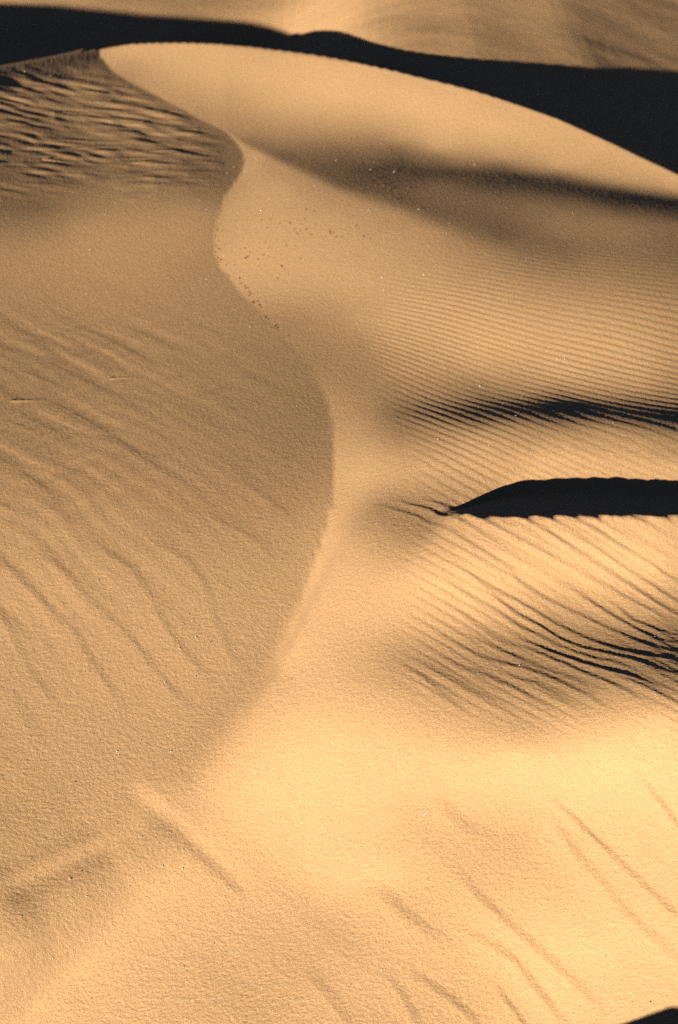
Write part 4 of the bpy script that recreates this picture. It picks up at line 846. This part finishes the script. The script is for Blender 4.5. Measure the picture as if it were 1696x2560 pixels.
rnd = random.Random(4)
HOLLOW = "665 210 525 260 720 320 890 385 950 435 1115 455 1150 480 1180 485 1245 495 1345 530 1280 575 1360 500 1280 375 1240 250 1110 315 790 350 690 290 610 240 1160 440 1200 480 1228 515 1185 470"
SLOPE = ("640 597 685 700 740 650 460 705 585 725 755 735 705 760 620 765 635 800 655 780 725 805 765 795 845 785 850 797 820 815 925 815 885 820 950 770 1020 745 "
         "1070 818 1110 830 975 780 440 755 400 710 520 730 545 715 610 780 690 770 740 815 865 790 310 635 325 665 535 855 570 840 560 875 425 850 295 890 210 910 "
         "325 920 230 940 305 950 260 930 380 965 415 935 530 1005 550 1025 485 955 450 890 225 1000 655 960 1030 945 690 640 845 775 1062 812 630 790 590 735 300 958 315 945")
EDGE = ("1005 10 1020 20 1045 45 1085 40 1060 95 1105 105 1115 130 1130 140 1148 165 1150 185 1170 218 1190 210 1195 230 1213 260 1225 285 1235 295 1270 325 1280 335 "
        "1330 370 1300 50 1130 10 1190 15 1280 105 1145 150 1155 175 1205 240 1220 275 1112 127 1137 150 1168 214 1055 88 996 -15 999 -45 1010 -70 993 -90 1003 -120 1012 -30")


def pairs(t):
    t = [float(x) for x in t.split()]
    return list(zip(t[::2], t[1::2]))


COLOURED = {"orange": "orange-brown", "brown": "dark brown"}
for text, ox, oy, sc, where, grp, base in (
        (HOLLOW, 500, 280, 2.613, "lying in the grey hollow below the smooth dune top", "grit grains in the shaded hollow", 0.0036),
        (SLOPE, 500, 280, 2.613, "scattered on the lit slope inside the bend of the crest", "grit grains scattered inside the bend of the crest", 0.0036),
        (EDGE, 0, 640, 1.849, "in the line of grit along the winding crest", "grit grains lined up along the crest", 0.0040)):
    for a, b in pairs(text):
        kind = rnd.choice(["orange", "orange", "brown"])
        put("grit_grain", kind, ox + a / sc, oy + b / sc, base * rnd.uniform(0.6, 1.25), "tiny %s grit grain %s" % (COLOURED[kind], where), "grit grain", COLOURED[kind] + " " + grp, rnd)

put("pebble", "brown", 30, 1002, 0.0042, "small dark pebble with a sand tail near the left edge, halfway up the brown flank", "pebble", None, rnd)
put("pebble", "brown", 277, 945, 0.0036, "small dark pebble with a short sand tail in the middle of the brown left flank", "pebble", None, rnd)
put("pebble", "orange", 110, 399, 0.0075, "rusty pebble with a long sand tail on the rough ripples at the upper left", "pebble", None, rnd)
put("pebble", "brown", 527, 1606, 0.0022, "lone black speck of stone on the brown flank, just left of the broad lit crest", "pebble", None, rnd)
put("pebble", "brown", 189, 1955, 0.0020, "lone dark speck of stone on the lower brown flank, left of the short ridge", "pebble", None, rnd)
put("pebble", "brown", 205, 2177, 0.0018, "lone dark speck of stone on the bottom left ripples", "pebble", None, rnd)
put("pebble", "brown", 1626, 2505, 0.0022, "lone dark speck of stone beside the shaded bottom right corner", "pebble", None, rnd)

BIG = [(184, 236), (62, 179), (127, 191), (290, 507), (264, 537), (499, 502), (612, 430), (568, 433), (636, 420), (584, 419), (197, 682), (217, 735), (516, 699),
       (626, 818), (375, 848), (1290, 1040), (955, 695), (1060, 688), (932, 802), (960, 726), (1393, 898), (1412, 898), (1486, 884), (1321, 925), (1200, 966),
       (1477, 1166), (1504, 1155), (1533, 1058), (1095, 1098), (1064, 1160), (246, 1452), (242, 1525), (372, 1594), (490, 1594), (449, 1623), (489, 1693), (413, 1708),
       (428, 1879), (353, 1851), (293, 1879), (279, 1940), (412, 2024), (151, 2091), (354, 2093), (407, 2166), (323, 2215), (84, 2194), (176, 2198), (216, 2241),
       (53, 2292), (133, 2397), (457, 2172), (535, 2360), (459, 2418), (569, 2226), (562, 2243), (1021, 2339), (1039, 2365), (955, 2425), (876, 2462), (1229, 2338),
       (908, 2178), (1062, 2037), (1584, 2367), (1437, 2180), (25, 1380), (4, 1598), (61, 1817), (588, 1627), (739, 1623), (1299, 1667), (560, 640), (1187, 413),
       (1047, 524), (986, 430), (841, 402), (926, 425), (640, 396), (787, 465), (1073, 619), (672, 497), (923, 526)]
WHERE = {"left": ("tiny pale quartz grain glinting on the brown left flank of the dune", "glinting quartz grains on the left flank"),
         "far": ("tiny pale quartz grain glinting on the upper slopes right of the crest", "glinting quartz grains on the upper slopes"),
         "near": ("tiny pale quartz grain glinting on the bright sand at the front", "glinting quartz grains on the bright front sand")}
spots = [(u, v, rnd.uniform(0.8, 1.25)) for u, v in BIG]
while len(spots) < 285:
    u = rnd.uniform(5, 1690); v = rnd.uniform(190, 2550)
    if v < np.interp(u, *zip(*SILH)) + 25 or (u > 1060 and 1185 < v < 1300):
        continue
    if u > 900 and v > 1350 and rnd.random() < 0.6:
        continue
    spots.append((u, v, rnd.uniform(0.45, 0.8)))
for u, v, k in spots:
    zone = "left" if (u < np.interp(v, *zip(*[(b, a) for a, b in CREST[:48]])) and v < 2330) else ("far" if v < 1290 else "near")
    if v < 700 and u > 300:
        k *= 1.15
    put("quartz_grain", "quartz", u, v, 0.0017 * k * (1 + 0.35 * max(0, 1200 - v) / 600), WHERE[zone][0], "quartz grain", WHERE[zone][1], rnd, 0.3)
place_all()
print("done", round(time.time() - _t, 1), "s")
